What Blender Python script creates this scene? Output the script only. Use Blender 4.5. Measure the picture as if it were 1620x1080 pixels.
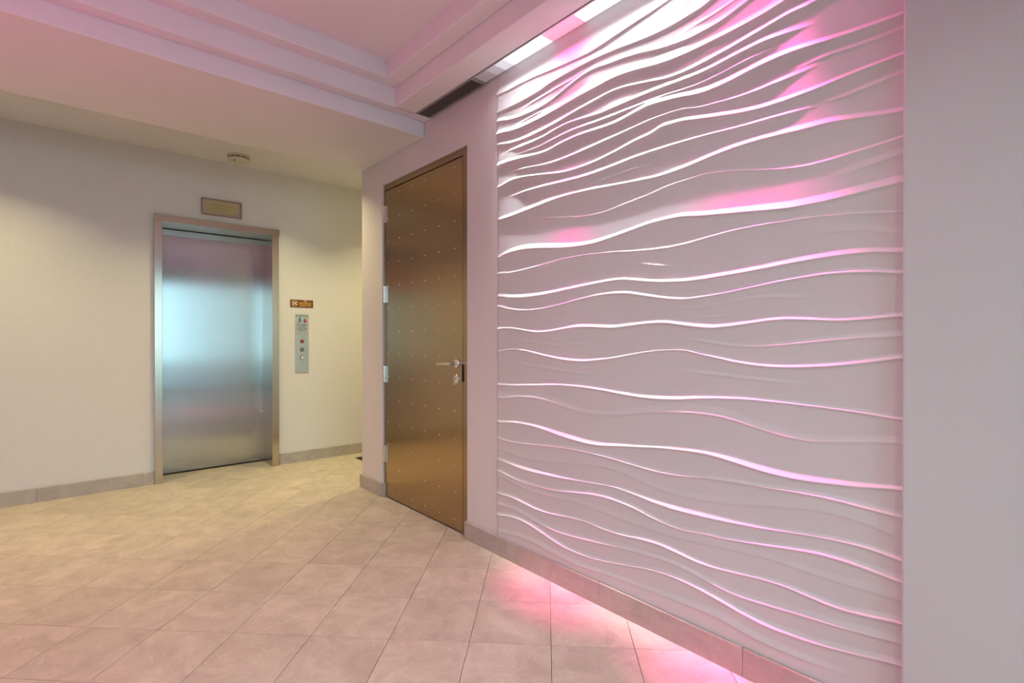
import bpy, bmesh, math, random
import numpy as np
from mathutils import Matrix, Vector

random.seed(7)
for _o in list(bpy.data.objects):
    bpy.data.objects.remove(_o)
scene = bpy.context.scene
COL = scene.collection
PI = math.pi

# ------------------------------------------------------------------ camera
CAM_H, YAW, PITCH = 1.15, 41.2162, -0.2566
cam_data = bpy.data.cameras.new('camera')
cam_data.sensor_fit = 'HORIZONTAL'
cam_data.sensor_width = 36.0
cam_data.lens = 18.0
cam_data.clip_start = 0.02
cam = bpy.data.objects.new('camera', cam_data)
COL.objects.link(cam)
cam.location = (0, 0, CAM_H)
cam.rotation_euler = (math.radians(90 + PITCH), 0, math.radians(-YAW))
scene.camera = cam

# ------------------------------------------------------------------ world, exposure
scene.view_settings.view_transform = 'Standard'
scene.view_settings.look = 'None'
scene.view_settings.gamma = 1.0
scene.view_settings.use_curve_mapping = False
scene.view_settings.exposure = 0.5

scene.cycles.max_bounces = 6
scene.cycles.diffuse_bounces = 3
scene.cycles.adaptive_threshold = 0.02
scene.cycles.glossy_bounces = 4
scene.cycles.caustics_reflective = False
scene.cycles.caustics_refractive = False

world = bpy.data.worlds.new('daylight')
scene.world = world
world.use_nodes = True
_bg = world.node_tree.nodes['Background']
_bg.inputs['Color'].default_value = (0.60, 0.90, 1.0, 1)
_bg.inputs['Strength'].default_value = 3.8

# light settings, used by the lamp builders further down
LOBBY_W = 8.4          # warm downlights in front of the lift
FILL_PINK_W = 12.0    # added unseen pink fill light, from the floor by the opposite wall
ROOM_W = 7.0            # warm-white downlights in the tray ceiling
GRAZE_WHITE_W = 2.3    # slot light over the wave panel, per metre
GRAZE_PINK_W = 4.0
FAR_PINK_W = 10.0       # pink slot light along the opposite wall, per metre
WARM = (1.0, 0.87, 0.46)
NEUTRAL = (0.84, 1.0, 0.94)
PINK = (1.0, 0.09, 0.43)
COOL = (0.95, 0.95, 1.0)


# ------------------------------------------------------------------ materials
def new_mat(name):
    m = bpy.data.materials.new(name)
    m.use_nodes = True
    nt = m.node_tree
    return m, nt, nt.nodes['Principled BSDF']


def plain(name, col, rough=0.6, metal=0.0, spec=0.5):
    m, nt, b = new_mat(name)
    b.inputs['Base Color'].default_value = (*col, 1)
    b.inputs['Roughness'].default_value = rough
    b.inputs['Metallic'].default_value = metal
    b.inputs['Specular IOR Level'].default_value = spec
    return m


def paint(name, col, rough=0.6, bump=0.05, scale=180.0, var=0.03):
    m, nt, b = new_mat(name)
    L = nt.links
    tc = nt.nodes.new('ShaderNodeTexCoord')
    n = nt.nodes.new('ShaderNodeTexNoise')
    n.inputs['Scale'].default_value = scale
    n.inputs['Detail'].default_value = 1
    L.new(tc.outputs['Object'], n.inputs['Vector'])
    n2 = nt.nodes.new('ShaderNodeTexNoise')
    n2.inputs['Scale'].default_value = 1.3
    L.new(tc.outputs['Object'], n2.inputs['Vector'])
    r = nt.nodes.new('ShaderNodeValToRGB')
    r.color_ramp.elements[0].position = 0.3
    r.color_ramp.elements[1].position = 0.7
    r.color_ramp.elements[0].color = (*[c * (1 - var) for c in col], 1)
    r.color_ramp.elements[1].color = (*[min(1, c * (1 + var)) for c in col], 1)
    L.new(n2.outputs['Fac'], r.inputs['Fac'])
    L.new(r.outputs['Color'], b.inputs['Base Color'])
    bp = nt.nodes.new('ShaderNodeBump')
    bp.inputs['Strength'].default_value = bump
    bp.inputs['Distance'].default_value = 0.002
    L.new(n.outputs['Fac'], bp.inputs['Height'])
    L.new(bp.outputs['Normal'], b.inputs['Normal'])
    b.inputs['Roughness'].default_value = rough
    return m


def wallcovering(name, col):
    """matt vinyl with a fine woven thread, vertical and horizontal"""
    m, nt, b = new_mat(name)
    L = nt.links
    tc = nt.nodes.new('ShaderNodeTexCoord')
    hs = []
    for sc in ((420, 420, 9), (9, 9, 420)):
        mp = nt.nodes.new('ShaderNodeMapping')
        mp.inputs['Scale'].default_value = sc
        n = nt.nodes.new('ShaderNodeTexNoise')
        n.inputs['Scale'].default_value = 1.0
        L.new(tc.outputs['Object'], mp.inputs['Vector'])
        L.new(mp.outputs['Vector'], n.inputs['Vector'])
        hs.append(n)
    ad = nt.nodes.new('ShaderNodeMath')
    ad.operation = 'ADD'
    L.new(hs[0].outputs['Fac'], ad.inputs[0])
    L.new(hs[1].outputs['Fac'], ad.inputs[1])
    r = nt.nodes.new('ShaderNodeValToRGB')
    r.color_ramp.elements[0].position = 0.35
    r.color_ramp.elements[1].position = 0.65
    r.color_ramp.elements[0].color = (*[c * 0.965 for c in col], 1)
    r.color_ramp.elements[1].color = (*[min(1, c * 1.02) for c in col], 1)
    mh = nt.nodes.new('ShaderNodeMath')
    mh.operation = 'MULTIPLY'
    mh.inputs[1].default_value = 0.5
    L.new(ad.outputs[0], mh.inputs[0])
    L.new(mh.outputs[0], r.inputs['Fac'])
    L.new(r.outputs['Color'], b.inputs['Base Color'])
    bp = nt.nodes.new('ShaderNodeBump')
    bp.inputs['Strength'].default_value = 0.12
    bp.inputs['Distance'].default_value = 0.001
    L.new(ad.outputs[0], bp.inputs['Height'])
    L.new(bp.outputs['Normal'], b.inputs['Normal'])
    b.inputs['Roughness'].default_value = 0.7
    return m


def steel(name, col, rough=0.36, aniso=0.9, grain=(700, 700, 4)):
    """brushed stainless: upright grain, so reflections smear sideways"""
    m, nt, b = new_mat(name)
    L = nt.links
    b.inputs['Metallic'].default_value = 1.0
    b.inputs['Anisotropic'].default_value = aniso
    t = nt.nodes.new('ShaderNodeTangent')
    t.direction_type = 'RADIAL'
    t.axis = 'Z'
    L.new(t.outputs['Tangent'], b.inputs['Tangent'])
    tc = nt.nodes.new('ShaderNodeTexCoord')
    mp = nt.nodes.new('ShaderNodeMapping')
    mp.inputs['Scale'].default_value = grain
    n = nt.nodes.new('ShaderNodeTexNoise')
    n.inputs['Scale'].default_value = 1.0
    n.inputs['Detail'].default_value = 2
    L.new(tc.outputs['Object'], mp.inputs['Vector'])
    L.new(mp.outputs['Vector'], n.inputs['Vector'])
    mr = nt.nodes.new('ShaderNodeMapRange')
    mr.inputs['To Min'].default_value = rough * 0.9
    mr.inputs['To Max'].default_value = rough * 1.12
    L.new(n.outputs['Fac'], mr.inputs['Value'])
    L.new(mr.outputs['Result'], b.inputs['Roughness'])
    r = nt.nodes.new('ShaderNodeValToRGB')
    r.color_ramp.elements[0].position = 0.3
    r.color_ramp.elements[1].position = 0.7
    r.color_ramp.elements[0].color = (*[c * 0.95 for c in col], 1)
    r.color_ramp.elements[1].color = (*[min(1, c * 1.04) for c in col], 1)
    L.new(n.outputs['Fac'], r.inputs['Fac'])
    L.new(r.outputs['Color'], b.inputs['Base Color'])
    return m


def stone(name, c0, c1, cv, rough=0.38):
    """honed limestone: cloudy ground, pale veins, small pits; shifted per tile"""
    m, nt, b = new_mat(name)
    N, L = nt.nodes, nt.links
    tc = N.new('ShaderNodeTexCoord')
    oi = N.new('ShaderNodeObjectInfo')
    sh = N.new('ShaderNodeVectorMath')
    sh.operation = 'MULTIPLY_ADD'
    cx = N.new('ShaderNodeCombineXYZ')
    for k in range(3):
        L.new(oi.outputs['Random'], cx.inputs[k])
    sh.inputs[1].default_value = (37, 53, 71)
    L.new(cx.outputs[0], sh.inputs[0])
    L.new(tc.outputs['Object'], sh.inputs[2])
    n1 = N.new('ShaderNodeTexNoise')
    n1.inputs['Scale'].default_value = 7
    n1.inputs['Detail'].default_value = 5
    n1.inputs['Roughness'].default_value = 0.65
    n1.inputs['Distortion'].default_value = 0.8
    L.new(sh.outputs[0], n1.inputs['Vector'])
    r1 = N.new('ShaderNodeValToRGB')
    r1.color_ramp.elements[0].position = 0.3
    r1.color_ramp.elements[1].position = 0.72
    r1.color_ramp.elements[0].color = (*c0, 1)
    r1.color_ramp.elements[1].color = (*c1, 1)
    L.new(n1.outputs['Fac'], r1.inputs['Fac'])
    n2 = N.new('ShaderNodeTexNoise')
    n2.inputs['Scale'].default_value = 5
    n2.inputs['Detail'].default_value = 4
    n2.inputs['Distortion'].default_value = 2.2
    L.new(sh.outputs[0], n2.inputs['Vector'])
    r2 = N.new('ShaderNodeValToRGB')
    e = r2.color_ramp.elements
    e[0].position, e[0].color = 0.485, (0, 0, 0, 1)
    e[1].position, e[1].color = 0.5, (0.45, 0.45, 0.45, 1)
    e2 = e.new(0.515)
    e2.color = (0, 0, 0, 1)
    L.new(n2.outputs['Fac'], r2.inputs['Fac'])
    mx = N.new('ShaderNodeMix')
    mx.data_type = 'RGBA'
    L.new(r2.outputs['Color'], mx.inputs['Factor'])
    L.new(r1.outputs['Color'], mx.inputs['A'])
    mx.inputs['B'].default_value = (*cv, 1)
    # dark pits
    n3 = N.new('ShaderNodeTexNoise')
    n3.inputs['Scale'].default_value = 60
    n3.inputs['Detail'].default_value = 1
    L.new(sh.outputs[0], n3.inputs['Vector'])
    r3 = N.new('ShaderNodeValToRGB')
    r3.color_ramp.elements[0].position = 0.14
    r3.color_ramp.elements[1].position = 0.21
    r3.color_ramp.elements[0].color = (0.55, 0.5, 0.45, 1)
    r3.color_ramp.elements[1].color = (1, 1, 1, 1)
    L.new(n3.outputs['Fac'], r3.inputs['Fac'])
    mu = N.new('ShaderNodeMix')
    mu.data_type = 'RGBA'
    mu.blend_type = 'MULTIPLY'
    mu.inputs['Factor'].default_value = 1
    L.new(mx.outputs['Result'], mu.inputs['A'])
    L.new(r3.outputs['Color'], mu.inputs['B'])
    # tile to tile tone
    mr = N.new('ShaderNodeMapRange')
    mr.inputs['To Min'].default_value = 0.93
    mr.inputs['To Max'].default_value = 1.04
    L.new(oi.outputs['Random'], mr.inputs['Value'])
    vm = N.new('ShaderNodeVectorMath')
    vm.operation = 'SCALE'
    L.new(mu.outputs['Result'], vm.inputs[0])
    L.new(mr.outputs['Result'], vm.inputs['Scale'])
    L.new(vm.outputs[0], b.inputs['Base Color'])
    rr = N.new('ShaderNodeMapRange')
    rr.inputs['To Min'].default_value = rough
    rr.inputs['To Max'].default_value = rough + 0.2
    L.new(n1.outputs['Fac'], rr.inputs['Value'])
    L.new(rr.outputs['Result'], b.inputs['Roughness'])
    bp = N.new('ShaderNodeBump')
    bp.inputs['Strength'].default_value = 0.12
    bp.inputs['Distance'].default_value = 0.002
    L.new(n1.outputs['Fac'], bp.inputs['Height'])
    L.new(bp.outputs['Normal'], b.inputs['Normal'])
    b.inputs['Specular IOR Level'].default_value = 0.4
    return m


def emitter(name, col, strength, mesh_scale=0.0):
    """lit lens behind fine perforated metal"""
    m, nt, b = new_mat(name)
    N, L = nt.nodes, nt.links
    b.inputs['Base Color'].default_value = (0.6, 0.6, 0.6, 1)
    b.inputs['Roughness'].default_value = 0.4
    m.cycles.emission_sampling = 'NONE'
    b.inputs['Emission Color'].default_value = (*col, 1)
    b.inputs['Emission Strength'].default_value = strength
    if mesh_scale:
        tc = N.new('ShaderNodeTexCoord')
        v = N.new('ShaderNodeTexVoronoi')
        v.inputs['Scale'].default_value = mesh_scale
        v.inputs['Randomness'].default_value = 0.0
        L.new(tc.outputs['Object'], v.inputs['Vector'])
        r = N.new('ShaderNodeMapRange')
        r.inputs['From Min'].default_value = 0.30
        r.inputs['From Max'].default_value = 0.42
        r.inputs['To Min'].default_value = strength
        r.inputs['To Max'].default_value = strength * 0.35
        L.new(v.outputs['Distance'], r.inputs['Value'])
        L.new(r.outputs['Result'], b.inputs['Emission Strength'])
    return m


M = {
    'wall': paint('cream_wall_paint', (0.72, 0.70, 0.68), 0.62, 0.04),
    'liftwall': wallcovering('beige_wallcovering', (0.73, 0.72, 0.69)),
    'pier': paint('white_pier_paint', (0.60, 0.61, 0.61), 0.62, 0.05),
    'ceil': paint('white_ceiling_paint', (0.80, 0.79, 0.79), 0.7, 0.03),
    'wave': paint('white_wave_plaster', (0.68, 0.68, 0.68), 0.5, 0.03, 260),
    'tile': stone('limestone_tile', (0.47, 0.40, 0.31), (0.67, 0.59, 0.46), (0.70, 0.65, 0.57)),
    'base': stone('limestone_baseboard', (0.40, 0.36, 0.31), (0.54, 0.49, 0.43), (0.62, 0.57, 0.50), 0.45),
    'grout': plain('dark_grout', (0.28, 0.23, 0.18), 0.9),
    'lift': steel('lift_stainless', (0.46, 0.48, 0.48), 0.17, 1.0),
    'liftframe': steel('lift_frame_stainless', (0.55, 0.48, 0.40), 0.22, 0.8),
    'door': steel('riveted_door_steel', (0.47, 0.33, 0.19), 0.22, 0.9),
    'frame': steel('door_frame_steel', (0.40, 0.29, 0.19), 0.22, 0.6),
    'chrome': plain('satin_chrome', (0.72, 0.70, 0.67), 0.22, 1.0),
    'dark': plain('dark_gap', (0.012, 0.010, 0.010), 0.6),
    'plastic': plain('cream_plastic', (0.66, 0.62, 0.52), 0.45),
    'grey': plain('grey_plastic_vent', (0.20, 0.18, 0.15), 0.6),
    'slot': plain('dark_perforated_metal', (0.10, 0.09, 0.09), 0.38, 0.8),
    'trim': plain('slot_trim_metal', (0.55, 0.53, 0.53), 0.35, 0.9),
    'brown': plain('brown_sign', (0.20, 0.05, 0.012), 0.4),
    'gold': plain('gold_print', (0.72, 0.50, 0.12), 0.4),
    'white': plain('white_print', (0.80, 0.78, 0.70), 0.5),
    'plate': steel('call_plate_steel', (0.60, 0.63, 0.60), 0.42, 0.4),
    'black': plain('black_print', (0.02, 0.02, 0.02), 0.5),
    'redprint': plain('red_print', (0.42, 0.02, 0.04), 0.4),
    'redbtn': plain('red_button', (0.42, 0.06, 0.02), 0.35),
    'note': plain('yellowed_card', (0.50, 0.42, 0.20), 0.6),
    'noteprint': plain('faded_print', (0.30, 0.25, 0.12), 0.7),
    'holder': plain('pinkish_backing', (0.55, 0.42, 0.33), 0.5),
    'bronze': plain('bronze_rim', (0.42, 0.30, 0.20), 0.3, 0.9),
    'alu': plain('window_aluminium', (0.35, 0.36, 0.37), 0.4, 0.7),
    'mat': plain('dark_floor_mat', (0.03, 0.022, 0.015), 0.95),
    'paving': plain('outdoor_paving', (0.30, 0.30, 0.30), 0.9),
}


def glass_mat():
    m = bpy.data.materials.new('clear_glass')
    m.use_nodes = True
    nt = m.node_tree
    nt.nodes.clear()
    out = nt.nodes.new('ShaderNodeOutputMaterial')
    mix = nt.nodes.new('ShaderNodeMixShader')
    tr = nt.nodes.new('ShaderNodeBsdfTransparent')
    tr.inputs['Color'].default_value = (0.90, 0.96, 0.97, 1)
    gl = nt.nodes.new('ShaderNodeBsdfGlossy')
    gl.inputs['Roughness'].default_value = 0.0
    fr = nt.nodes.new('ShaderNodeFresnel')
    fr.inputs['IOR'].default_value = 1.45
    nt.links.new(fr.outputs[0], mix.inputs[0])
    nt.links.new(tr.outputs[0], mix.inputs[1])
    nt.links.new(gl.outputs[0], mix.inputs[2])
    nt.links.new(mix.outputs[0], out.inputs[0])
    return m


M['glass'] = glass_mat()


# ------------------------------------------------------------------ helpers
def add_box(bm, x0, x1, y0, y1, z0, z1):
    vs = [bm.verts.new((x, y, z)) for z in (z0, z1) for y in (y0, y1) for x in (x0, x1)]
    fs = []
    for q in ((0, 2, 3, 1), (4, 5, 7, 6), (0, 1, 5, 4), (2, 6, 7, 3), (0, 4, 6, 2), (1, 3, 7, 5)):
        fs.append(bm.faces.new([vs[i] for i in q]))
    return vs, fs


def add_cyl(bm, p, axis, r, h, seg=24, r2=None, cap=True):
    """cylinder/cone from p along axis ('X','Y','Z' or Vector)"""
    ax = {'X': Vector((1, 0, 0)), 'Y': Vector((0, 1, 0)), 'Z': Vector((0, 0, 1))}.get(axis, axis) if isinstance(axis, str) else axis
    ax = ax.normalized()
    rot = Vector((0, 0, 1)).rotation_difference(ax).to_matrix().to_4x4()
    mtx = Matrix.Translation(Vector(p) + ax * (h / 2)) @ rot
    bmesh.ops.create_cone(bm, cap_ends=cap, segments=seg, radius1=r, radius2=r if r2 is None else r2, depth=h, matrix=mtx)


def lathe(bm, prof, mtx, seg=32):
    """profile of (r, z) turned about z"""
    rings = []
    for r, z in prof:
        if r < 1e-6:
            rings.append([bm.verts.new(mtx @ Vector((0, 0, z)))])
        else:
            rings.append([bm.verts.new(mtx @ Vector((r * math.cos(2 * PI * k / seg), r * math.sin(2 * PI * k / seg), z))) for k in range(seg)])
    for a, b in zip(rings[:-1], rings[1:]):
        for k in range(seg):
            k2 = (k + 1) % seg
            if len(a) == 1:
                bm.faces.new([a[0], b[k], b[k2]])
            elif len(b) == 1:
                bm.faces.new([a[k], b[0], a[k2]])
            else:
                bm.faces.new([a[k], b[k], b[k2], a[k2]])


def link(name, mesh, mat=None, parent=None):
    o = bpy.data.objects.new(name, mesh)
    COL.objects.link(o)
    if mat is not None and not mesh.materials:
        mesh.materials.append(M[mat] if isinstance(mat, str) else mat)
    if parent is not None:
        o.parent = parent
    return o


def finish(name, bm, mat, parent=None, bevel=0.0, seg=2, smooth=False):
    if bevel > 0:
        bmesh.ops.bevel(bm, geom=list(bm.edges), offset=bevel, segments=seg, profile=0.5, affect='EDGES', clamp_overlap=True)
    bmesh.ops.recalc_face_normals(bm, faces=bm.faces)
    me = bpy.data.meshes.new(name)
    bm.to_mesh(me)
    bm.free()
    if smooth:
        for p in me.polygons:
            p.use_smooth = True
        me.set_sharp_from_angle(angle=math.radians(35))
    return link(name, me, mat, parent)


def boxes(name, lst, mat, parent=None, bevel=0.0, seg=2):
    bm = bmesh.new()
    for b in lst:
        add_box(bm, *b)
    return finish(name, bm, mat, parent, bevel, seg)


def empty(name, loc=(0, 0, 0)):
    e = bpy.data.objects.new(name, None)
    e.location = loc
    COL.objects.link(e)
    return e


def tag(o, label, cat, kind=None, group=None):
    o['label'] = label
    o['category'] = cat
    if kind:
        o['kind'] = kind
    if group:
        o['group'] = group
    return o


def text_obj(name, body, size, origin, right, up, mat, parent, align='CENTER', extrude=0.0006):
    """flat lettering as mesh; right/up give the plane"""
    cu = bpy.data.curves.new(name, 'FONT')
    cu.body = body
    cu.size = size
    cu.align_x = align
    cu.align_y = 'CENTER'
    cu.extrude = extrude
    cu.resolution_u = 3
    cu.space_line = 0.95
    cu.offset = size * 0.012
    tmp = bpy.data.objects.new(name + '_tmp', cu)
    COL.objects.link(tmp)
    dg = bpy.context.evaluated_depsgraph_get()
    me = bpy.data.meshes.new_from_object(tmp.evaluated_get(dg))
    bpy.data.objects.remove(tmp)
    bpy.data.curves.remove(cu)
    r, u = Vector(right), Vector(up)
    n = r.cross(u)
    mt = Matrix((( r.x, u.x, n.x, origin[0]), (r.y, u.y, n.y, origin[1]), (r.z, u.z, n.z, origin[2]), (0, 0, 0, 1)))
    me.transform(mt)
    me.materials.clear()
    return link(name, me, mat, parent)


def area(name, loc, size, energy, color, spread=180, shape='RECTANGLE', size_y=None, rot=(0, 0, 0), parent=None):
    li = bpy.data.lights.new(name, 'AREA')
    li.shape = shape
    li.size = size
    if size_y is not None:
        li.size_y = size_y
    li.energy = energy
    li.color = color
    li.spread = math.radians(spread)
    o = bpy.data.objects.new(name, li)
    o.location = loc
    o.rotation_euler = rot
    COL.objects.link(o)
    if parent is not None:
        o.parent = parent
    return o


# ================================================================== THE SETTING
XW = 1.75            # right wall plane
YL = 4.93            # lift wall plane
YE = 3.77            # end of the right wall, back edge of the soffit
XL = -1.95           # left wall plane
YB = -3.0            # window wall plane
ZTOP = 2.95

# ---- floor: slab + diagonal limestone tiles
TS = 0.31
floor = boxes('floor', [(XL - 0.1, 2.05, YB - 0.1, 5.3, -0.08, -0.012), (2.05, 4.1, 3.6, 5.3, -0.08, -0.012)], 'grout')
tag(floor, 'pale limestone floor of square tiles laid diagonally', 'floor', 'structure')


def tile_mesh(name):
    bm = bmesh.new()
    h = TS / 2 - 0.0009
    add_box(bm, -h, h, -h, h, -0.012, 0.0)
    top = [e for e in bm.edges if all(v.co.z > -0.001 for v in e.verts)]
    bmesh.ops.bevel(bm, geom=top, offset=0.0007, segments=1, affect='EDGES')
    bmesh.ops.recalc_face_normals(bm, faces=bm.faces)
    me = bpy.data.meshes.new(name)
    bm.to_mesh(me)
    bm.free()
    me.materials.append(M['tile'])
    return me


tile_me = tile_mesh('tile')
S2 = math.sqrt(2)
cy, sy = math.cos(math.radians(YAW)), math.sin(math.radians(YAW))


def on_screen(x, y, z=0.0, m=60):
    d = x * sy + y * cy
    if d < 0.15:
        return False
    u = 810 + 810 * (x * cy - y * sy) / d
    v = 544 + 810 * (CAM_H - z) / d
    return -m < u < 1620 + m and v < 1080 + m


near, far_tiles = [], []
for i in range(-30, 30):
    for j in range(-30, 30):
        u = 0.02 + TS / 2 + TS * i
        v = 1.925 + TS / 2 + TS * j
        x, y = (u + v) / S2, (v - u) / S2
        r = TS / S2
        inside = (XL - r < x < XW + r * 0.9 and YB - r < y < YE) or (XL - r < x < 4.0 and YE - 0.1 < y < 5.2 + r * 0.6)
        if not inside:
            continue
        vis = any(on_screen(x + dx, y + dy) for dx, dy in ((0, 0), (r, 0), (-r, 0), (0, r), (0, -r)))
        (near if vis else far_tiles).append((x, y))
near.sort(key=lambda p: p[0] * sy + p[1] * cy)
far_tiles += near[300:]
rot45 = math.radians(45)
for x, y in near[:300]:
    t = bpy.data.objects.new('tile', tile_me)
    COL.objects.link(t)
    t.location = (x, y, 0)
    t.rotation_euler = (0, 0, rot45 + random.choice((0, 1, 2, 3)) * PI / 2)
    t.parent = floor
bm = bmesh.new()
for x, y in far_tiles:
    vs, _ = add_box(bm, -TS / 2 + 0.0009, TS / 2 - 0.0009, -TS / 2 + 0.0009, TS / 2 - 0.0009, -0.012, 0)
    bmesh.ops.transform(bm, matrix=Matrix.Translation((x, y, 0)) @ Matrix.Rotation(rot45, 4, 'Z'), verts=vs)
ft = finish('tile_field', bm, 'tile', floor)
ft['kind'] = 'stuff'

# ---- walls
wr = boxes('wall_right', [
    (XW, XW + 0.2, 3.43, YE, 0, ZTOP),
    (XW, XW + 0.2, 2.39, 3.43, 2.268, ZTOP),
    (XW, XW + 0.2, YB, 2.39, 0, ZTOP),
    (XW + 0.075, XW + 0.2, 2.39, 3.43, 0, 2.268),
], 'wall')
tag(wr, 'cream painted wall around the riveted steel door', 'wall', 'structure')
wc = boxes('wall_corridor', [(XW + 0.2, 4.0, YE - 0.12, YE, 0, ZTOP)], 'wall')
tag(wc, 'cream wall of the side passage round the corner', 'wall', 'structure')
we = boxes('wall_passage_end', [(4.0, 4.12, YE - 0.12, 5.3, 0, ZTOP)], 'wall')
tag(we, 'end wall of the side passage', 'wall', 'structure')
FX0, FX1, FZ = 0.541, 1.482, 2.144
wb = boxes('wall_back', [
    (XL, FX0, YL, YL + 0.4, 0, ZTOP),
    (FX1, 4.0, YL, YL + 0.4, 0, ZTOP),
    (FX0, FX1, YL, YL + 0.4, FZ, ZTOP),
], 'liftwall')
tag(wb, 'beige wall holding the stainless lift door', 'wall', 'structure')
wl = boxes('wall_left', [(XL - 0.12, XL, YB, YL + 0.4, 0, ZTOP)], 'wall')
tag(wl, 'pink-washed wall opposite the wave panel', 'wall', 'structure')
pier = boxes('wall_pier', [(1.70, XW, -0.75, 0.345, 0, 2.54)], 'pier', bevel=0.006, seg=3)
tag(pier, 'plain light grey pier at the right edge beside the wave panel', 'wall', 'structure')

# ---- window wall behind the viewer: aluminium frame, tall panes to the floor
win = empty('window_1', (0, YB, 0))
tag(win, 'full-height glazed front with aluminium mullions', 'window', 'structure')
WZ = 2.44
for k in range(4):
    x = XL + (XW - XL) * k / 3
    boxes('mullion', [(x - 0.03, x + 0.03, -0.1, 0.0, 0, WZ)], 'alu', win)
boxes('rail', [(XL, XW, -0.1, 0.0, 0.0, 0.06)], 'alu', win)
boxes('rail', [(XL, XW, -0.1, 0.0, WZ - 0.06, WZ)], 'alu', win)
for k in range(3):
    x0 = XL + (XW - XL) * k / 3 + 0.03
    x1 = XL + (XW - XL) * (k + 1) / 3 - 0.03
    boxes('pane', [(x0, x1, -0.055, -0.047, 0.06, WZ - 0.06)], 'glass', win)
wh = boxes('wall_window_head', [(XL, XW, YB - 0.1, YB, WZ, ZTOP)], 'wall')
tag(wh, 'plain wall above the glazed front', 'wall', 'structure')
pav = boxes('ground', [(-14, 14, -22, YB - 0.1, -0.14, -0.06)], 'paving')
tag(pav, 'grey paving outside the glazed front', 'ground', 'structure')
por = area('window_portal', ((XL + XW) / 2, YB - 0.12, WZ / 2), XW - XL, 1, (1, 1, 1), size_y=WZ, rot=(math.radians(90), 0, 0), parent=None)
por.data.cycles.is_portal = True

# ---- ceiling: lobby ceiling, soffit, stepped tray
ceil = empty('ceiling')
tag(ceil, 'white stepped tray ceiling with a low soffit before the lift', 'ceiling', 'structure')
ZS, Z1, Z2, Z3 = 2.447, 2.54, 2.646, 2.745
XR1, XR2, XR3 = 1.637, 1.495, 1.398
YF1, YF2, YF3 = 2.85, 2.783, 2.68
XA1, XA2, XA3 = XL + 0.113, XL + 0.255, XL + 0.352
YN1, YN2, YN3 = YB + 0.3, YB + 0.4, YB + 0.5
boxes('lobby_ceiling', [(XL, 4.0, YE, YL, 2.66, ZTOP)], 'ceil', ceil)
boxes('soffit', [(XL, XW, YF1, YE, ZS, ZTOP)], 'ceil', ceil, 0.006, 3)
boxes('tray_step', [(XL, XW, YF2, YF1, Z1, ZTOP), (XL, XW, 2.768, YF2 + 0.001, Z1, ZTOP),
                    (XR2, XR1, YB, YF2, Z1, ZTOP),
                    (XA1, XA2, YB, YF2, Z1, ZTOP), (XL, XW, YB, YN2, Z1, ZTOP)], 'ceil', ceil, 0.005, 3)
boxes('tray_step', [(XA2, XR2, YF3, YF2, Z2, ZTOP), (XR3, XR2, YB + 0.4, YF3, Z2, ZTOP),
                    (XA2, XA3, YB + 0.4, YF3, Z2, ZTOP), (XA2, XR2, YN2, YN3, Z2, ZTOP)], 'ceil', ceil, 0.005, 3)
boxes('tray_top', [(XA3, XR3, YN3, YF3, Z3, ZTOP)], 'ceil', ceil)
# solid above both light slots
boxes('slot_cover', [(XR1, XW, YB + 0.4, 2.768, 2.60, ZTOP)], 'ceil', ceil)
boxes('slot_cover', [(XL, XA1, YB + 0.4, 2.768, 2.60, ZTOP)], 'ceil', ceil)
boxes('slab_above', [(XL - 0.1, 4.1, YB - 0.1, 5.4, ZTOP, ZTOP + 0.1)], 'ceil', ceil)

# ---- baseboards, piece by piece
BH, BT = 0.102, 0.015


def baseboard(name, label, axis, fixed, cuts, sign):
    """axis 'X' or 'Y': run direction; fixed: wall plane; sign: side the board stands on"""
    root = empty(name)
    tag(root, label, 'baseboard', 'structure')
    for a, b in zip(cuts[:-1], cuts[1:]):
        a2, b2 = a + 0.0008, b - 0.0008
        f0, f1 = sorted((fixed, fixed + sign * BT))
        bm = bmesh.new()
        if axis == 'X':
            add_box(bm, a2, b2, f0, f1, 0, BH)
        else:
            add_box(bm, f0, f1, a2, b2, 0, BH)
        ed = [e for e in bm.edges if all(v.co.z > BH - 0.001 for v in e.verts)]
        bmesh.ops.bevel(bm, geom=ed, offset=0.006, segments=3, profile=0.5, affect='EDGES')
        o = finish('baseboard_piece', bm, 'base', root)
    return root


baseboard('baseboard_right', 'limestone baseboard under the wave panel', 'Y', XW, [-0.75, -0.45, 0.17, 0.79, 1.41, 2.03, 2.40], -1)
b2 = baseboard('baseboard_corner', 'short limestone baseboard left of the riveted door', 'Y', XW, [3.43, YE + BT], -1)
boxes('baseboard_piece', [(XW, XW + 0.04, 3.412, 3.43, 0, BH)], 'base', b2, 0.003)
boxes('baseboard_piece', [(XW, 3.98, YE, YE + BT, 0, BH)], 'base', b2, 0.003)
baseboard('baseboard_back_left', 'limestone baseboard left of the lift', 'X', YL, [XL, -1.366, -0.756, -0.146, 0.464, FX0], -1)
baseboard('baseboard_back_right', 'limestone baseboard right of the lift', 'X', YL, [FX1, 1.737, 2.347, 2.957, 3.567, 4.0], -1)
baseboard('baseboard_left', 'limestone baseboard of the pink-washed wall', 'Y', XL, [YB, -2.1, -1.2, -0.3, 0.6, 1.5, 2.4, 3.3, 4.2, YL - BT], 1)

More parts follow.
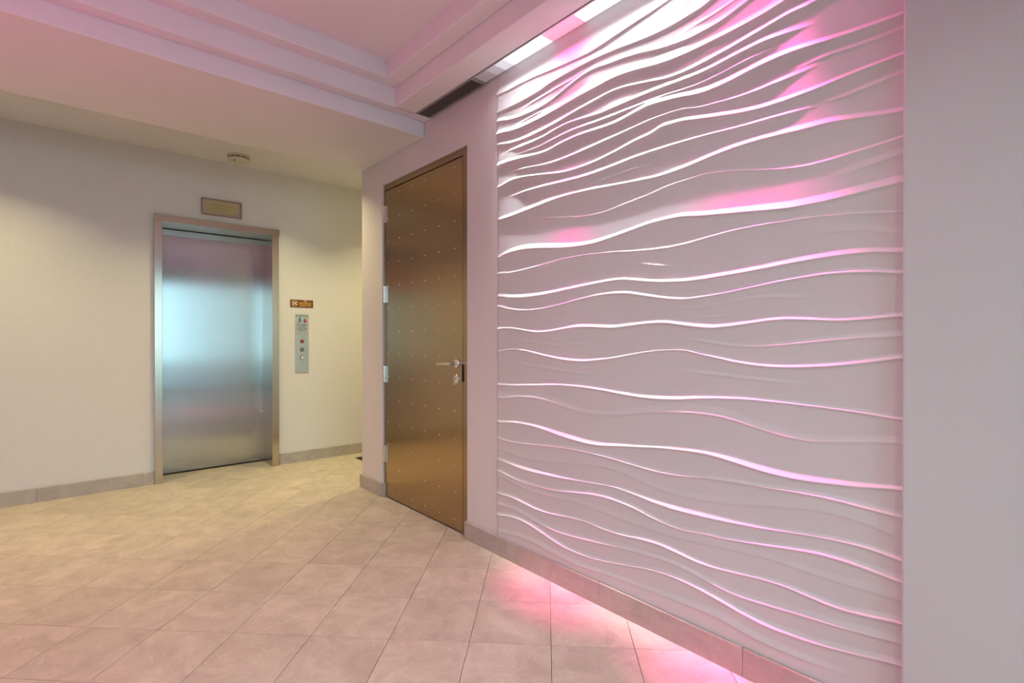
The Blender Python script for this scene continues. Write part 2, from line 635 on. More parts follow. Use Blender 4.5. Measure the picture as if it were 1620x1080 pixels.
# ================================================================== WAVE PANEL
RIDGES = [
    (14, 0.06, 1, '1069,2435 1148,2432 1223,2428 1318,2415 1421,2404 1464,2403 1539,2406 1658,2415 1787,2433 1903,2440 2017,2436 2090,2444'),
    (13, 0.05, 1, '899,2351 940,2346 991,2342 1050,2336 1134,2335 1223,2343 1318,2358 1421,2364 1520,2365 1617,2364 1721,2356 1756,2353 1832,2346 1927,2344 2001,2347 2090,2350'),
    (5, 0.012, 0, '1501,2342 1539,2334 1658,2320 1743,2320 1832,2315 1927,2304'),
    (5, 0.012, 1, '823,2313 892,2302 940,2299 991,2297 1036,2291'),
    (9, 0.022, 1, '772,2287 845,2268 892,2261 940,2260 991,2259 1023,2259 1077,2266 1134,2275 1192,2290 1270,2304 1369,2316 1421,2321 1501,2328 1577,2305 1658,2287 1721,2273 1810,2269 1903,2272 2002,2281 2085,2301'),
    (5, 0.01, 0, '1708,2253 1787,2249 1879,2245 1966,2242'),
    (5, 0.01, 0, '976,2236 1023,2235 1077,2239 1157,2250'),
    (13, 0.035, 1, '654,2229 716,2220 779,2215 845,2210 916,2208 991,2206 1050,2207 1105,2211 1163,2220 1223,2232 1286,2241 1352,2244 1421,2240 1539,2233 1617,2227 1700,2220 1787,2216 1879,2213 1976,2217 2085,2235'),
    (4, 0.01, 0, '1743,2184 1832,2185 1913,2184'),
    (4, 0.01, 0, '834,2185 916,2180 991,2179'),
    (9, 0.016, 1, '567,2186 600,2182 649,2185 675,2179 715,2175 778,2163 845,2155 916,2146 984,2143 1036,2142 1091,2147 1148,2159 1223,2177 1286,2189 1352,2194 1421,2189 1539,2175 1637,2164 1721,2157 1810,2152 1903,2151 2002,2161 2096,2180'),
    (9, 0.018, 0, '567,2119 618,2124 675,2128 736,2129 778,2128 845,2119 892,2113 997,2112 1050,2113 1133,2122 1223,2121 1318,2123 1421,2121 1464,2125 1539,2135 1617,2138 1679,2132 1743,2121 1833,2116 1927,2120 2032,2127'),
    (6, 0.012, 0, '648,2093 696,2099 779,2096 869,2079 966,2075 1023,2079 1083,2086 1254,2088 1421,2091 1464,2091 1539,2097 1617,2098 1700,2090 1787,2084 1879,2084 1977,2095'),
    (10, 0.02, 0, '367,2044 446,2046 529,2051 589,2059 637,2060 695,2060 757,2053 823,2044 892,2034 966,2040 1023,2050 1105,2065 1163,2070 1223,2065 1286,2054 1352,2051 1421,2055 1501,2063 1577,2063 1658,2056 1700,2048 1805,2046 1879,2053 2007,2077 2090,2071'),
    (7, 0.012, 0, '556,1991 599,1986 637,1985 695,1980 757,1976 823,1978 892,1984 966,1995 997,2003 1050,2012 1105,2013 1163,2012 1223,2008 1292,2002 1393,1995 1501,1989 1609,1981 1726,1984 1833,1999 1927,2014 2028,2012'),
    (3, 0.02, 0, '367,2004 446,2003 546,2008 656,2000'),
    (3, 0.02, 0, '367,1882 415,1877 478,1870 581,1872'),
    (9, 0.015, 0, '367,1933 446,1929 511,1925 563,1917 618,1917 675,1913 736,1913 809,1920 892,1938 966,1953 1010,1962 1063,1967 1119,1968 1139,1961 1229,1950 1325,1935 1428,1919 1539,1916 1642,1921 1743,1936 1879,1966 2007,1974 2080,1957'),
    (9, 0.016, 0, '560,1865 618,1869 695,1870 779,1871 868,1879 966,1885 1028,1886 1111,1888 1229,1885 1325,1876 1428,1869 1539,1870 1658,1877 1787,1888 1927,1893 2017,1886'),
    (5, 0.01, 0, '1139,1833 1229,1846 1325,1838 1428,1830 1539,1827'),
    (11, 0.018, 0, '367,1779 478,1799 528,1804 599,1802 675,1809 757,1810 823,1809 892,1803 966,1793 1055,1782 1139,1780 1229,1786 1359,1797 1464,1804 1578,1809 1700,1808 1833,1797 1977,1782 2096,1783'),
    (5, 0.01, 0, '364,1706 415,1701 478,1695 545,1690 599,1688 656,1694 736,1710 822,1732 892,1744 965,1744 1002,1743 1082,1735 1145,1729 1292,1703 1393,1692 1501,1693 1618,1711 1743,1736 1880,1742'),
    (2.5, 0.02, 0, '364,1660 446,1647 528,1637'),
    (12, 0.022, 0, '361,1581 445,1575 511,1570 581,1566 655,1567 736,1572 868,1592 965,1601 1002,1607 1082,1612 1168,1607 1260,1592 1359,1575 1442,1567 1539,1564 1658,1574 1788,1595 1928,1607 2028,1597 2097,1582'),
    (8, 0.01, 0, '358,1502 461,1520 545,1524 617,1529 695,1528 757,1528 822,1526 892,1519 965,1507 1028,1502 1110,1498 1229,1505 1359,1520 1501,1527 1659,1520 1761,1512 1899,1495 1998,1492 2097,1498'),
    (4, 0.012, 0, '1028,1424 1122,1436 1198,1452 1267,1466'),
    (3, 0.02, 0, '358,1444 445,1465 511,1472 617,1473'),
    (11, 0.015, 0, '355,1390 414,1399 477,1402 545,1399 636,1393 715,1383 800,1377 892,1370 965,1365 1002,1366 1082,1367 1168,1377 1241,1392 1292,1399 1393,1397 1501,1386 1618,1378 1744,1362 1880,1359 1998,1363 2092,1378'),
    (10, 0.014, 0, '354,1331 414,1341 477,1347 545,1348 617,1343 695,1335 778,1323 868,1309 965,1299 1002,1299 1055,1300 1122,1309 1198,1327 1267,1339 1359,1344 1428,1342 1539,1329 1659,1309 1788,1293 1899,1292 1998,1303 2097,1324'),
    (3.5, 0.01, 0, '1428,1272 1547,1284 1642,1281 1726,1269 1834,1257 1968,1264'),
    (3, 0.008, 0, '1692,1228 1788,1223 1871,1223'),
    (4, 0.01, 0, '545,1274 617,1282 695,1289 757,1289 822,1280 891,1268 965,1262 1028,1265 1088,1271'),
    (3, 0.008, 0, '809,1237 891,1229 965,1229 1002,1230'),
    (12, 0.018, 0, '354,1213 445,1205 493,1204 545,1207 598,1212 655,1215 715,1212 778,1203 854,1192 906,1188 965,1194 1039,1207 1099,1215 1168,1215 1260,1202 1325,1197 1393,1198 1464,1205 1539,1207 1618,1200 1718,1183 1797,1181 1880,1191 1968,1208 2029,1210 2097,1204'),
    (4.5, 0.012, 0, '1414,1134 1539,1123 1642,1117 1744,1122 1852,1137 1958,1148'),
    (7, 0.014, 0, '354,1158 544,1143 617,1137 694,1130 756,1124 822,1125 891,1133 965,1147 1039,1156'),
    (11, 0.013, 0, '354,1097 413,1087 477,1075 544,1067 617,1061 694,1059 756,1062 822,1071 891,1085 965,1102 1002,1109 1055,1111 1139,1106 1229,1092 1325,1071 1428,1056 1516,1050 1618,1051 1727,1067 1834,1086 1929,1101 2019,1099 2097,1085'),
    (5, 0.015, 0, '1393,999 1578,997 1701,1006 1834,1016 1978,1024'),
    (5, 0.015, 0, '562,1011 694,1011 778,1016 868,1023 965,1027 1028,1031 1088,1031'),
    (11, 0.015, 0, '354,928 444,936 544,943 616,944 694,945 778,948 868,944 965,931 1028,924 1110,917 1198,914 1292,922 1393,931 1501,937 1618,939 1744,931 1881,918 1999,909 2092,909'),
    (7, 0.03, 0, '354,862 510,838 579,832 635,834 694,842 756,855 822,869 891,881 965,880 1082,872 1186,858 1260,843 1359,827 1443,819 1539,824 1618,837 1701,853 1816,866 1929,861 2082,838'),
    (12, 0.018, 0, '353,733 476,715 579,709 635,707 694,710 756,715 822,727 891,735 965,739 1028,733 1110,730 1198,720 1325,700 1393,692 1465,688 1539,691 1643,699 1744,713 1872,728 1979,723 2087,711'),
    (9, 0.014, 0, '353,657 428,661 492,666 579,669 654,666 756,659 867,655 965,645 1028,637 1110,630 1198,634 1292,642 1393,649 1502,651 1618,649 1744,638 1881,625 1999,615 2088,623'),
    (4, 0.035, 0, '354,595 401,611 452,620 515,626 583,624 694,609 821,578 965,558 1054,563 1139,569 1229,583 1325,604 1428,607 1578,585 1745,558 1881,546 1979,552 2077,566'),
    (10, 0.016, 0, '354,538 401,546 452,549 537,548 630,534 705,526 785,517 871,511 965,506 1028,504 1139,507 1229,519 1319,531 1428,529 1659,499 1900,488 2088,507'),
    (10, 0.015, 0, '354,479 432,489 494,492 559,494 630,485 731,467 842,453 965,441 1001,437 1082,436 1156,449 1216,462 1292,472 1372,475 1443,473 1540,459 1659,438 1835,425 1979,433 2088,449'),
    (4, 0.03, 0, '353,427 494,424 582,420 679,435 785,428 965,405 1054,397 1168,400 1292,398 1429,412 1540,416 1659,405 1789,391 1930,404 2083,422'),
    (11, 0.016, 0, '353,364 452,346 515,343 582,349 654,359 731,358 830,340 902,333 965,339 991,337 1044,345 1110,354 1180,353 1260,337 1325,335 1393,335 1457,339 1532,342 1619,331 1719,318 1807,314 1901,326 1989,339 2088,329'),
    (9, 0.02, 0, '353,309 432,300 515,289 629,282 731,271 813,264 889,273 965,291 1027,297 1110,299 1198,294 1325,281 1429,266 1540,253 1643,244 1745,246 1863,265 1979,281 2083,272'),
    (11, 0.016, 0, '353,248 452,230 537,215 629,207 704,203 785,211 871,228 964,246 1027,246 1093,250 1168,242 1260,222 1359,202 1443,191 1540,183 1635,189 1719,204 1807,225 1910,239 2000,236 2088,216'),
    (8, 0.022, 0, '452,160 537,153 629,144 730,146 813,155 871,170 964,168 1168,155 1292,152 1393,147 1502,135 1627,135 1728,143 1835,151 1950,150 2072,131'),
]
PY0, PY1, PZ0, PZ1 = 0.30, 2.107, BH - 0.004, 2.556
PX = 1.748                              # face of the panel between ridges
NY, NZ = 240, 1230


def hermite(xs, ys, x):
    xs, ys = np.array(xs, float), np.array(ys, float)
    t = np.gradient(ys, xs)
    k = np.clip(np.searchsorted(xs, x) - 1, 0, len(xs) - 2)
    h = xs[k + 1] - xs[k]
    s = np.clip((x - xs[k]) / h, 0, 1)
    return ((2 * s**3 - 3 * s**2 + 1) * ys[k] + (s**3 - 2 * s**2 + s) * h * t[k]
            + (-2 * s**3 + 3 * s**2) * ys[k + 1] + (s**3 - s**2) * h * t[k + 1])


Ya = np.linspace(PY0, PY1, NY)
Za = np.linspace(PZ0, PZ1, NZ)
H = np.zeros((NZ, NY))
rng = np.random.RandomState(3)
for amp, w, ext, s in RIDGES:
    pts = [tuple(float(c) / 1000 for c in q.split(',')) for q in s.split()]
    ys = [q[0] for q in pts]
    zs = [q[1] for q in pts]
    if ext and ys[0] > PY0:             # goes on under the slot light
        sl = (zs[min(3, len(zs) - 1)] - zs[0]) / (ys[min(3, len(ys) - 1)] - ys[0])
        ys.insert(0, PY0 - 0.02)
        zs.insert(0, zs[0] + sl * 0.5 * (ys[0] - ys[1]))
    # a light smoothing of the run
    zz = np.array(zs)
    if len(zz) > 4:
        zz[1:-1] = 0.25 * zz[:-2] + 0.5 * zz[1:-1] + 0.25 * zz[2:]
    if ys[0] < 0.39:
        ys.insert(0, PY0 - 0.05)
        zz = np.insert(zz, 0, zz[0])
    if ys[-1] > 2.07:
        ys.append(PY1 + 0.03)
        zz = np.append(zz, zz[-1])
    c = hermite(ys, zz, np.clip(Ya, ys[0], ys[-1]))
    ph, fr = rng.uniform(0, 6.28), rng.uniform(5, 9)
    A = amp / 1000 * (0.95 + 0.12 * np.sin(Ya * fr + ph))
    W = 0.64 * w * (1.0 + 0.3 * np.sin(Ya * fr * 0.8 + ph + 1.5))
    f = 0.14 if len(pts) > 6 else 0.10
    if ys[0] > PY0:
        A = A * np.clip((Ya - ys[0]) / f, 0, 1) ** 1.2
    if ys[-1] < PY1:
        A = A * np.clip((ys[-1] - Ya) / f, 0, 1) ** 1.2
    t = Za[:, None] - c[None, :]
    up = 0.95 * np.clip(1 - np.clip(t, 0, 1) / (1.4 * W[None, :]), 0, 1) ** 1.15 + 0.05 * np.exp(-np.clip(t, 0, 1) / (4 * W[None, :]))
    dn = np.exp(np.clip(t, -1, 0) / 0.0042) * 0.5 + 0.5 * np.exp(np.clip(t, -1, 0) / 0.085)
    H += A[None, :] * np.where(t >= 0, up, dn)
H = np.clip(H, 0, 0.030)
verts = np.empty((NZ * NY + 4 * 0, 3), np.float32)
verts[:, 0] = (PX - H).ravel()
verts[:, 1] = np.tile(Ya, NZ)
verts[:, 2] = np.repeat(Za, NY)
idx = np.arange(NZ * NY).reshape(NZ, NY)
quads = np.stack([idx[:-1, :-1], idx[1:, :-1], idx[1:, 1:], idx[:-1, 1:]], -1).reshape(-1, 4)
# close the left and right edges and the underside back to the wall
extra, eq = [], []
base = NZ * NY


def skirt(line, flip):
    global base
    n = len(line)
    for q in line:
        extra.append((XW + 0.001, verts[q, 1], verts[q, 2]))
    for k in range(n - 1):
        q = (line[k], line[k + 1], base + k + 1, base + k)
        eq.append(q[::-1] if flip else q)
    base += n


skirt(idx[:, -1], False)
skirt(idx[:, 0], True)
skirt(idx[0, :], False)
skirt(idx[-1, :], True)
allv = np.vstack([verts, np.array(extra, np.float32)])
allq = np.vstack([quads, np.array(eq)]).astype(np.int32)
me = bpy.data.meshes.new('wave_wall_panel')
me.vertices.add(len(allv))
me.vertices.foreach_set('co', allv.astype(np.float32).ravel())
me.loops.add(len(allq) * 4)
me.loops.foreach_set('vertex_index', allq.ravel())
me.polygons.add(len(allq))
me.polygons.foreach_set('loop_start', np.arange(0, len(allq) * 4, 4, dtype=np.int32))
me.polygons.foreach_set('use_smooth', np.concatenate([np.ones(len(quads), bool), np.zeros(len(eq), bool)]))
me.update(calc_edges=True)
me.validate()
wave = link('wave_wall_panel', me, 'wave')
tag(wave, 'large white relief wall panel with flowing horizontal wave ridges', 'wall panel')

# ================================================================== SLOT LIGHT over the panel
SX0, SX1 = XR1, 1.735


def slot_light(name, label, x0, x1, wall_x, segs, dark_end, power_w, power_p, spread, mats, tilt, wide=0.0):
    root = empty(name, (0, 0, 0))
    tag(root, label, 'light fixture')
    y_lo, y_hi = min(s[0] for s in segs), 2.766
    boxes('trim', [(x0, x0 + 0.006, y_lo, y_hi, 2.536, 2.553)], 'trim', root)
    boxes('trim', [(x1 - 0.004, x1, dark_end, y_hi, 2.538, 2.553)], 'trim', root)
    boxes('trim', [(x0, x1, y_hi - 0.004, y_hi, 2.538, 2.553)], 'trim', root)
    boxes('divider', [(x0, x1, dark_end - 0.003, dark_end + 0.003, 2.537, 2.553)], 'trim', root)
    boxes('perforated_cover', [(x0 + 0.006, x1 - 0.004, dark_end, y_hi - 0.004, 2.546, 2.552)], 'slot', root)
    for y0, y1, kind, f in segs:
        boxes('lens', [(x0 + 0.006, x1, y0 + 0.001, y1 - 0.001, 2.548, 2.553)], mats[kind], root)
        if f > 0:
            w = power_p if kind == 'p' else power_w
            area('slot_lamp', (wall_x, (y0 + y1) / 2, 2.543), 0.010, w * f * (y1 - y0),
                 COOL if kind != 'p' else PINK, spread, size_y=(y1 - y0), rot=(0, -math.radians(tilt if kind != 'p' else 3.4), 0), parent=root)
            if wide > 0:
                area('slot_lamp', (wall_x - 0.014, (y0 + y1) / 2, 2.543), 0.010, w * f * wide * (y1 - y0),
                     COOL if kind != 'p' else PINK, 120, size_y=(y1 - y0), parent=root)
    return root


EM = {'w': emitter('lens_white_lit', (0.95, 0.95, 1.0), 1.5, 140), 'p': emitter('lens_pink_lit', (1.0, 0.22, 0.38), 1.5, 140),
      'd': emitter('lens_white_faint', (0.8, 0.8, 1.0), 0.08, 140),
      'e': emitter('lens_white_dim', (0.85, 0.85, 1.0), 0.3, 140), 'f': emitter('lens_white_half', (0.9, 0.9, 1.0), 0.8, 140)}
slot_light('slot_light', 'recessed linear slot light with white and pink lamps above the wave panel',
           SX0, SX1, 1.674,
           [(2.10, 2.20, 'd', 0.0), (2.03, 2.10, 'e', 0.45), (1.96, 2.03, 'f', 0.8), (1.69, 1.96, 'w', 1.0), (1.49, 1.69, 'p', 1.6), (0.95, 1.49, 'w', 1.0), (0.60, 0.95, 'p', 1.7)],
           2.206, GRAZE_WHITE_W, GRAZE_PINK_W, 20, EM, 7.2, 0.8)
slot_light('slot_light', 'recessed linear slot light with pink lamps along the opposite wall',
           XL + 0.004, XA1, XL + 0.08,
           [(0.6, 2.2, 'p', 1.0)], 2.206, FAR_PINK_W, FAR_PINK_W, 150, EM, 0)


# added out-of-view fill from below, tints the tray ceiling and soffit pink
for yy in (1.7,):
    ub = empty('pink_fill_light', (XL + 0.16, yy, 0.0))
    tag(ub, 'added pink fill light on the floor by the opposite wall, out of view', 'light fixture')
    for fy0 in (-0.42, 0.36):
        boxes('foot', [(-0.05, 0.05, fy0, fy0 + 0.06, 0, 0.03)], 'slot', ub)
    boxes('housing', [(-0.04, 0.04, -0.5, 0.5, 0.03, 0.10)], 'slot', ub, 0.006)
    boxes('lens', [(-0.03, 0.03, -0.48, 0.48, 0.098, 0.104)], EM['p'], ub)
    area('pink_fill_lamp', (0, 0, 0.108), 0.05, FILL_PINK_W, PINK, 90, size_y=0.94, rot=(0, PI + math.radians(18), 0), parent=ub)


# ================================================================== DOWNLIGHTS
def downlight(label, x, y, z, power, col, group, spread=130):
    root = empty('recessed_downlight', (x, y, z))
    tag(root, label, 'light fixture', group=group)
    bm = bmesh.new()
    lathe(bm, [(0.055, -0.001), (0.075, -0.001), (0.078, -0.005), (0.074, -0.008), (0.056, -0.006), (0.055, -0.001)], Matrix.Identity(4), 32)
    finish('trim_ring', bm, 'ceil', root, smooth=True)
    bm = bmesh.new()
    lathe(bm, [(0.0, -0.004), (0.03, -0.0042), (0.055, -0.003), (0.055, -0.001), (0.0, -0.001)], Matrix.Identity(4), 32)
    finish('lens', bm, emitter('downlight_lens', col, 6.0), root, smooth=True)
    area('downlight_lamp', (0, 0, -0.012), 0.1, power, col, spread, 'DISK', parent=root)
    return root


for x, lab in ((-0.45, 'left'), (1.25, 'middle'), (2.6, 'right')):
    downlight('warm recessed downlight, %s one of the row before the lift' % lab, x, 4.12, 2.66, LOBBY_W, WARM, 'warm downlights before the lift', 118)
for x, y, lab in ((0.25, 1.0, 'nearest the lift'), (0.25, -0.6, 'in the middle'), (0.25, -2.0, 'nearest the glazed front')):
    downlight('recessed downlight in the tray ceiling, the one %s' % lab, x, y, Z3, ROOM_W, NEUTRAL, 'downlights in the tray ceiling')

# ================================================================== LIFT DOOR
lift = empty('door_1', ((FX0 + FX1) / 2, YL, 0))
tag(lift, 'brushed stainless lift door in a deep steel frame', 'lift door', 'structure')
ox, oy = lift.location.x, lift.location.y
IX0, IX1, IZ, YD = 0.593, 1.418, 2.087, 5.20


def lbox(name, x0, x1, y0, y1, z0, z1, mat, parent=lift, bevel=0.0015):
    return boxes(name, [(x0 - ox, x1 - ox, y0 - oy, y1 - oy, z0, z1)], mat, parent, bevel, 2)


lbox('frame_jamb', FX0, IX0, 4.903, 5.26, 0.0, IZ, 'liftframe')
lbox('frame_jamb', IX1, FX1 - 0.006, 4.903, 5.26, 0.0, IZ, 'liftframe')
lbox('frame_header', FX0, FX1, 4.903, 5.26, IZ, FZ, 'liftframe')
lp = lbox('door_panel', IX0 - 0.01, IX1 + 0.01, YD, YD + 0.035, 0.010, IZ + 0.002, 'lift')
lbox('top_gap', IX0, IX1, YD - 0.004, YD + 0.001, IZ - 0.006, IZ, 'dark', bevel=0)
lbox('sill', IX0, IX1, YD - 0.012, YD + 0.05, -0.002, 0.008, 'dark', bevel=0)
lbox('back_plate', IX0 - 0.04, IX1 + 0.04, YD + 0.05, YD + 0.06, 0, IZ + 0.04, 'dark', bevel=0)
bm = bmesh.new()
add_cyl(bm, (1.405 - ox, YD - oy - 0.006, 0.472), 'Y', 0.008, 0.008, 16)
finish('release_keyhole', bm, 'chrome', lp, smooth=True)

# ================================================================== RIVETED DOOR
d2 = empty('door_2', (XW, 2.93, 0))
tag(d2, 'tall riveted steel door with lever handle beside the wave panel', 'door', 'structure')
qx, qy = XW, 2.93


def dbox(name, x0, x1, y0, y1, z0, z1, mat, parent=d2, bevel=0.0012):
    return boxes(name, [(x0 - qx, x1 - qx, y0 - qy, y1 - qy, z0, z1)], mat, parent, bevel, 2)


XF, XD = 1.7625, 1.764
LZ1, LY0, LY1 = 2.222, 2.456, 3.412
dbox('frame_jamb', XF, 1.80, 2.391, 2.450, 0, 2.267, 'frame')
dbox('frame_jamb', XF, 1.80, 3.416, 3.430, 0, 2.267, 'frame')
dbox('frame_header', XF, 1.80, 2.450, 3.416, 2.228, 2.267, 'frame')
dbox('frame_stop', 1.795, 1.815, 2.43, 3.42, 0, 2.25, 'dark', bevel=0)
leaf = dbox('door_leaf', XD, 1.794, LY0, LY1, 0.012, LZ1, 'door')
bm = bmesh.new()
lathe(bm, [(0.0050, 0), (0.0048, 0.0012), (0.0033, 0.0026), (0.0, 0.0032)], Matrix.Rotation(-PI / 2, 4, 'Y'), 10)
riv_me = bpy.data.meshes.new('rivet')
bmesh.ops.recalc_face_normals(bm, faces=bm.faces)
bm.to_mesh(riv_me)
bm.free()
riv_me.materials.append(M['chrome'])
for p in riv_me.polygons:
    p.use_smooth = True
for c in range(6):
    for r in range(14):
        y = 3.370 - 0.1670 * c
        z = 0.068 + 0.1625 * r
        if z > 2.21:
            continue
        o = link('rivet', riv_me, None, leaf)
        o.location = (XD - qx, y - qy, z)
for z in (2.055, 1.475, 0.897, 0.319):
    bm = bmesh.new()
    add_box(bm, 1.7595 - qx, 1.765 - qx, 3.382 - qy, 3.412 - qy, z - 0.06, z + 0.06)
    h = finish('hinge', bm, 'chrome', d2, 0.0008)
    bm = bmesh.new()
    for k in range(5):
        z0 = z - 0.06 + 0.024 * k
        add_cyl(bm, (1.754 - qx, 3.416 - qy, z0 + 0.0006), 'Z', 0.0085, 0.0228, 16)
    finish('hinge_knuckle', bm, 'chrome', h, smooth=True)
# lever handle
HZ, HY = 1.005, 2.512
hd = empty('lever_handle', (XD - qx, HY - qy, HZ))
hd.parent = d2
bm = bmesh.new()
lathe(bm, [(0.0, 0.0), (0.027, 0.0), (0.027, 0.006), (0.025, 0.009), (0.014, 0.010), (0.0, 0.010)], Matrix.Rotation(-PI / 2, 4, 'Y'), 32)
finish('rose', bm, 'chrome', hd, smooth=True)
bm = bmesh.new()
add_cyl(bm, (0, 0, 0), Vector((-1, 0, 0)), 0.010, 0.052, 20)
finish('neck', bm, 'chrome', hd, smooth=True)
bm = bmesh.new()
pts = [Vector((-0.052, -0.011, 0)), Vector((-0.054, 0.03, 0)), Vector((-0.054, 0.075, -0.001)), Vector((-0.053, 0.132, -0.003))]
rad = [0.0105, 0.010, 0.0095, 0.009]
rings = []
for q, r in zip(pts, rad):
    rings.append([bm.verts.new(q + Vector((r * 0.8 * math.cos(2 * PI * k / 16), 0, r * math.sin(2 * PI * k / 16)))) for k in range(16)])
for a, b in zip(rings[:-1], rings[1:]):
    for k in range(16):
        bm.faces.new([a[k], b[k], b[(k + 1) % 16], a[(k + 1) % 16]])
bm.faces.new(rings[0])
bm.faces.new(rings[-1][::-1])
finish('lever', bm, 'chrome', hd, smooth=True)
# lock cylinder below
lk = empty('lock', (XD - qx, HY - qy, 0.912))
lk.parent = d2
bm = bmesh.new()
lathe(bm, [(0.0, 0.0), (0.027, 0.0), (0.027, 0.005), (0.024, 0.008), (0.016, 0.0085), (0.015, 0.006), (0.0, 0.006)], Matrix.Rotation(-PI / 2, 4, 'Y'), 32)
finish('escutcheon', bm, 'chrome', lk, smooth=True)
bm = bmesh.new()
add_cyl(bm, (-0.005, 0, 0.004), Vector((-1, 0, 0)), 0.0085, 0.005, 20)
add_box(bm, -0.0105, -0.005, -0.004, 0.004, -0.014, 0.002)
finish('key_cylinder', bm, 'chrome', lk, 0.0005)
bm = bmesh.new()
add_box(bm, -0.0112, -0.0098, -0.0012, 0.0012, -0.003, 0.008)
finish('keyhole', bm, 'dark', lk)
dbox('strike_plate', 1.7565, 1.762, 2.444, 2.452, 0.90, 1.0, 'dark', bevel=0)

# ================================================================== SMALL THINGS
# smoke detector on the lobby ceiling
sd = empty('smoke_detector', (1.09, 4.665, 2.66))
tag(sd, 'round cream smoke detector on the ceiling above the lift', 'smoke detector')
FL = Matrix.Rotation(PI, 4, 'X')
bm = bmesh.new()
lathe(bm, [(0.0, 0.0), (0.085, 0.0), (0.085, 0.012), (0.080, 0.016), (0.0, 0.016)], FL, 40)
finish('base', bm, 'plastic', sd, smooth=True)
bm = bmesh.new()
lathe(bm, [(0.0, 0.016), (0.074, 0.016), (0.074, 0.030), (0.0, 0.030)], FL, 40)
finish('vent', bm, 'grey', sd, smooth=True)
for k in range(12):
    rib = bmesh.new()
    a = 2 * PI * k / 12
    vs, _ = add_box(rib, 0.071, 0.079, -0.002, 0.002, -0.030, -0.016)
    bmesh.ops.transform(rib, matrix=Matrix.Rotation(a, 4, 'Z'), verts=vs)
    finish('rib', rib, 'plastic', sd)
bm = bmesh.new()
lathe(bm, [(0.0, 0.028), (0.080, 0.028), (0.082, 0.033), (0.074, 0.047), (0.052, 0.058), (0.03, 0.0605), (0.0, 0.061)], FL, 40)
finish('cap', bm, 'plastic', sd, smooth=True)
bm = bmesh.new()
lathe(bm, [(0.0, 0.058), (0.006, 0.0575), (0.007, 0.053), (0.0, 0.052)], Matrix.Translation((-0.040, -0.045, 0)) @ FL, 12)
finish('indicator', bm, 'dark', sd, smooth=True)

# floor indicator / framed plate above the lift
fx0, fx1, fz0, fz1 = 0.868, 1.172, 2.196, 2.335
fp = empty('framed_plate', ((fx0 + fx1) / 2, YL, fz0))
tag(fp, 'small bronze-rimmed plate with a yellowed card above the lift door', 'sign')


def fbox(name, x0, x1, y0, y1, z0, z1, mat, parent=fp, bevel=0.0):
    px, pz = (fx0 + fx1) / 2, fz0
    return boxes(name, [(x0 - px, x1 - px, y0 - YL, y1 - YL, z0 - pz, z1 - pz)], mat, parent, bevel)


fbox('backing', fx0, fx1, YL - 0.006, YL, fz0, fz1, 'holder')
for a in ((fx0, fx1, fz1 - 0.009, fz1), (fx0, fx1, fz0, fz0 + 0.009), (fx0, fx0 + 0.009, fz0 + 0.009, fz1 - 0.009), (fx1 - 0.009, fx1, fz0 + 0.009, fz1 - 0.009)):
    fbox('rim', a[0], a[1], YL - 0.024, YL, a[2], a[3], 'bronze', bevel=0.0015)
card = fbox('card', fx0 + 0.044, fx1 - 0.044, YL - 0.0085, YL - 0.006, fz0 + 0.026, fz1 - 0.026, 'note')
for k in range(3):
    fbox('print', fx0 + 0.058, fx1 - 0.07 - 0.02 * k, YL - 0.0088, YL - 0.0084, fz1 - 0.052 - 0.022 * k, fz1 - 0.047 - 0.022 * k, 'noteprint', card)

# no smoking sign
sx, sz = 1.6875, 1.484
ns = empty('no_smoking_sign', (sx, YL, sz))
tag(ns, 'small brown no-smoking sign with gold lettering right of the lift', 'sign')
boxes('plate', [(-0.105, 0.105, -0.006, 0, -0.035, 0.035)], 'brown', ns, 0.001)
bm = bmesh.new()
RX = Matrix.Translation((-0.066, -0.006, 0)) @ Matrix.Rotation(PI / 2, 4, 'X')
lathe(bm, [(0.022, 0.0), (0.022, 0.0008), (0.027, 0.0008), (0.027, 0.0)], RX, 28)
finish('ring', bm, 'gold', ns)
bm = bmesh.new()
for a, l, t in ((0.6, 0.022, 0.0045), (-0.75, 0.024, 0.004)):
    vs, _ = add_box(bm, -l, l, -0.0072, -0.006, -t, t)
    bmesh.ops.transform(bm, matrix=Matrix.Translation((-0.066, 0, 0)) @ Matrix.Rotation(a, 4, 'Y'), verts=vs)
finish('cigarette_symbol', bm, 'white', ns)
for body, size, dz in (('NO', 0.019, 0.0225), ('SMOKING', 0.0245, 0.002), ('PERMITTED', 0.0215, -0.019)):
    text_obj('lettering', body, size, (0.031, -0.0066, dz), (1, 0, 0), (0, 0, 1), 'gold' if body != 'NO' else 'white', ns)

# call plate
cx0, cx1, cz0, cz1 = 1.628, 1.749, 0.836, 1.386
cp = empty('lift_call_plate', ((cx0 + cx1) / 2, YL, cz0))
tag(cp, 'tall steel lift call plate with fire notice and three buttons', 'control panel')
pl = boxes('plate', [(-0.0605, 0.0605, -0.005, 0, 0, cz1 - cz0)], 'plate', cp, 0.001)
R1, U1 = (1, 0, 0), (0, 0, 1)
fy = -0.0054
text_obj('lettering', 'IN CASE OF FIRE', 0.0150, (0, fy, 0.533), R1, U1, 'black', cp)
for k, body in enumerate(('USE STAIRWAY', 'FOR EXIT', 'DO NOT USE', 'ELEVATOR')):
    text_obj('lettering', body, 0.0158, (0, fy, 0.449 - 0.0172 * k), R1, U1, 'black', cp)
# running figure on stairs
bm = bmesh.new()


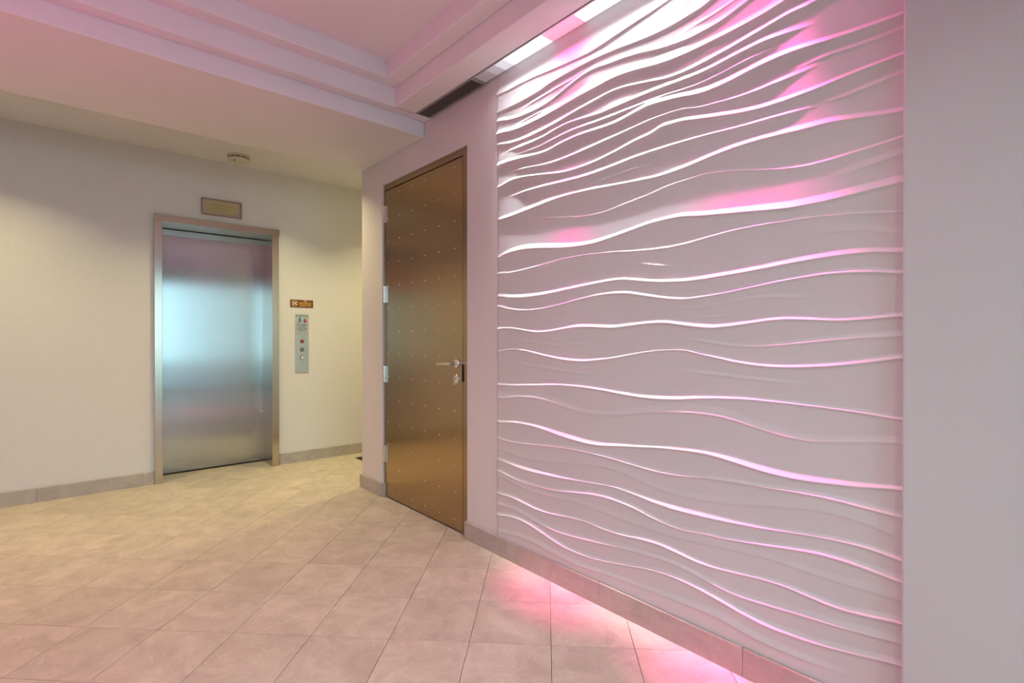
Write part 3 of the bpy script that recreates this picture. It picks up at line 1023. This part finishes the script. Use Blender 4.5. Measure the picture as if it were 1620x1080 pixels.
def stroke(x0, z0, x1, z1, w):
    d = Vector((x1 - x0, 0, z1 - z0))
    a = math.atan2(d.z, d.x)
    vs, _ = add_box(bm, -d.length / 2, d.length / 2, -0.0058, -0.005, -w / 2, w / 2)
    bmesh.ops.transform(bm, matrix=Matrix.Translation(((x0 + x1) / 2, 0, (z0 + z1) / 2)) @ Matrix.Rotation(-a, 4, 'Y'), verts=vs)


for s in ((-0.040, 0.468, -0.026, 0.468, 0.004), (-0.026, 0.468, -0.026, 0.476, 0.004), (-0.026, 0.476, -0.012, 0.476, 0.004), (-0.012, 0.476, -0.012, 0.484, 0.004), (-0.012, 0.484, -0.004, 0.484, 0.004),
          (-0.021, 0.508, -0.022, 0.490, 0.009), (-0.022, 0.490, -0.014, 0.484, 0.005), (-0.022, 0.490, -0.034, 0.478, 0.005), (-0.021, 0.504, -0.011, 0.498, 0.004), (-0.021, 0.504, -0.031, 0.497, 0.004)):
    stroke(*s)
add_cyl(bm, (-0.020, -0.0058, 0.514), 'Y', 0.0052, 0.0008, 14)
finish('stair_symbol', bm, 'black', cp)
bm = bmesh.new()
fl = [(0.026, 0.466), (0.036, 0.470), (0.040, 0.482), (0.037, 0.494), (0.032, 0.502), (0.029, 0.517), (0.024, 0.506), (0.018, 0.496), (0.013, 0.484), (0.016, 0.472)]
f0 = [bm.verts.new((x, -0.0058, z)) for x, z in fl]
f1 = [bm.verts.new((x, -0.0049, z)) for x, z in fl]
bm.faces.new(f0)
for k in range(len(fl)):
    bm.faces.new([f0[k], f0[(k + 1) % len(fl)], f1[(k + 1) % len(fl)], f1[k]])
finish('flame_symbol', bm, 'redprint', cp)
for z in (0.379, 0.366):
    boxes('rule', [(-0.052, 0.052, -0.0056, -0.005, z, z + 0.0018)], 'redprint', cp)
bm = bmesh.new()
add_cyl(bm, (0, -0.0065, 0.343), 'Y', 0.0035, 0.002, 12)
finish('pilot_hole', bm, 'dark', cp)
for z, m_in, m_out, nm in ((0.294, 'redbtn', 'dark', 'fire_button'), (0.217, 'grey', 'dark', 'key_switch'), (0.140, 'white', 'dark', 'call_button')):
    bm = bmesh.new()
    lathe(bm, [(0.0, 0.0), (0.0185, 0.0), (0.018, 0.004), (0.0145, 0.005), (0.0145, 0.002), (0.0, 0.002)], Matrix.Translation((0, -0.005, z)) @ Matrix.Rotation(PI / 2, 4, 'X'), 28)
    bt = finish(nm, bm, m_out, cp, smooth=True)
    bm = bmesh.new()
    lathe(bm, [(0.0138, 0.001), (0.0138, 0.006), (0.011, 0.0075), (0.0, 0.008)], Matrix.Translation((0, -0.005, z)) @ Matrix.Rotation(PI / 2, 4, 'X'), 28)
    finish('button_cap', bm, m_in, bt, smooth=True)
bm = bmesh.new()
add_cyl(bm, (0, -0.0142, 0.217), 'Y', 0.0055, 0.002, 14)
finish('key_slot', bm, 'chrome', cp, smooth=True)
text_obj('lettering', 'CALL', 0.009, (0, fy, 0.088), R1, U1, 'grey', cp)

# dark floor mat just round the corner of the passage
bm = bmesh.new()
add_box(bm, 2.12, 3.0, 4.60, 4.72, 0.0, 0.006)
mt = finish('floor_mat', bm, 'mat', None, 0.002)
tag(mt, 'dark mat strip on the passage floor showing behind the wall corner', 'mat')
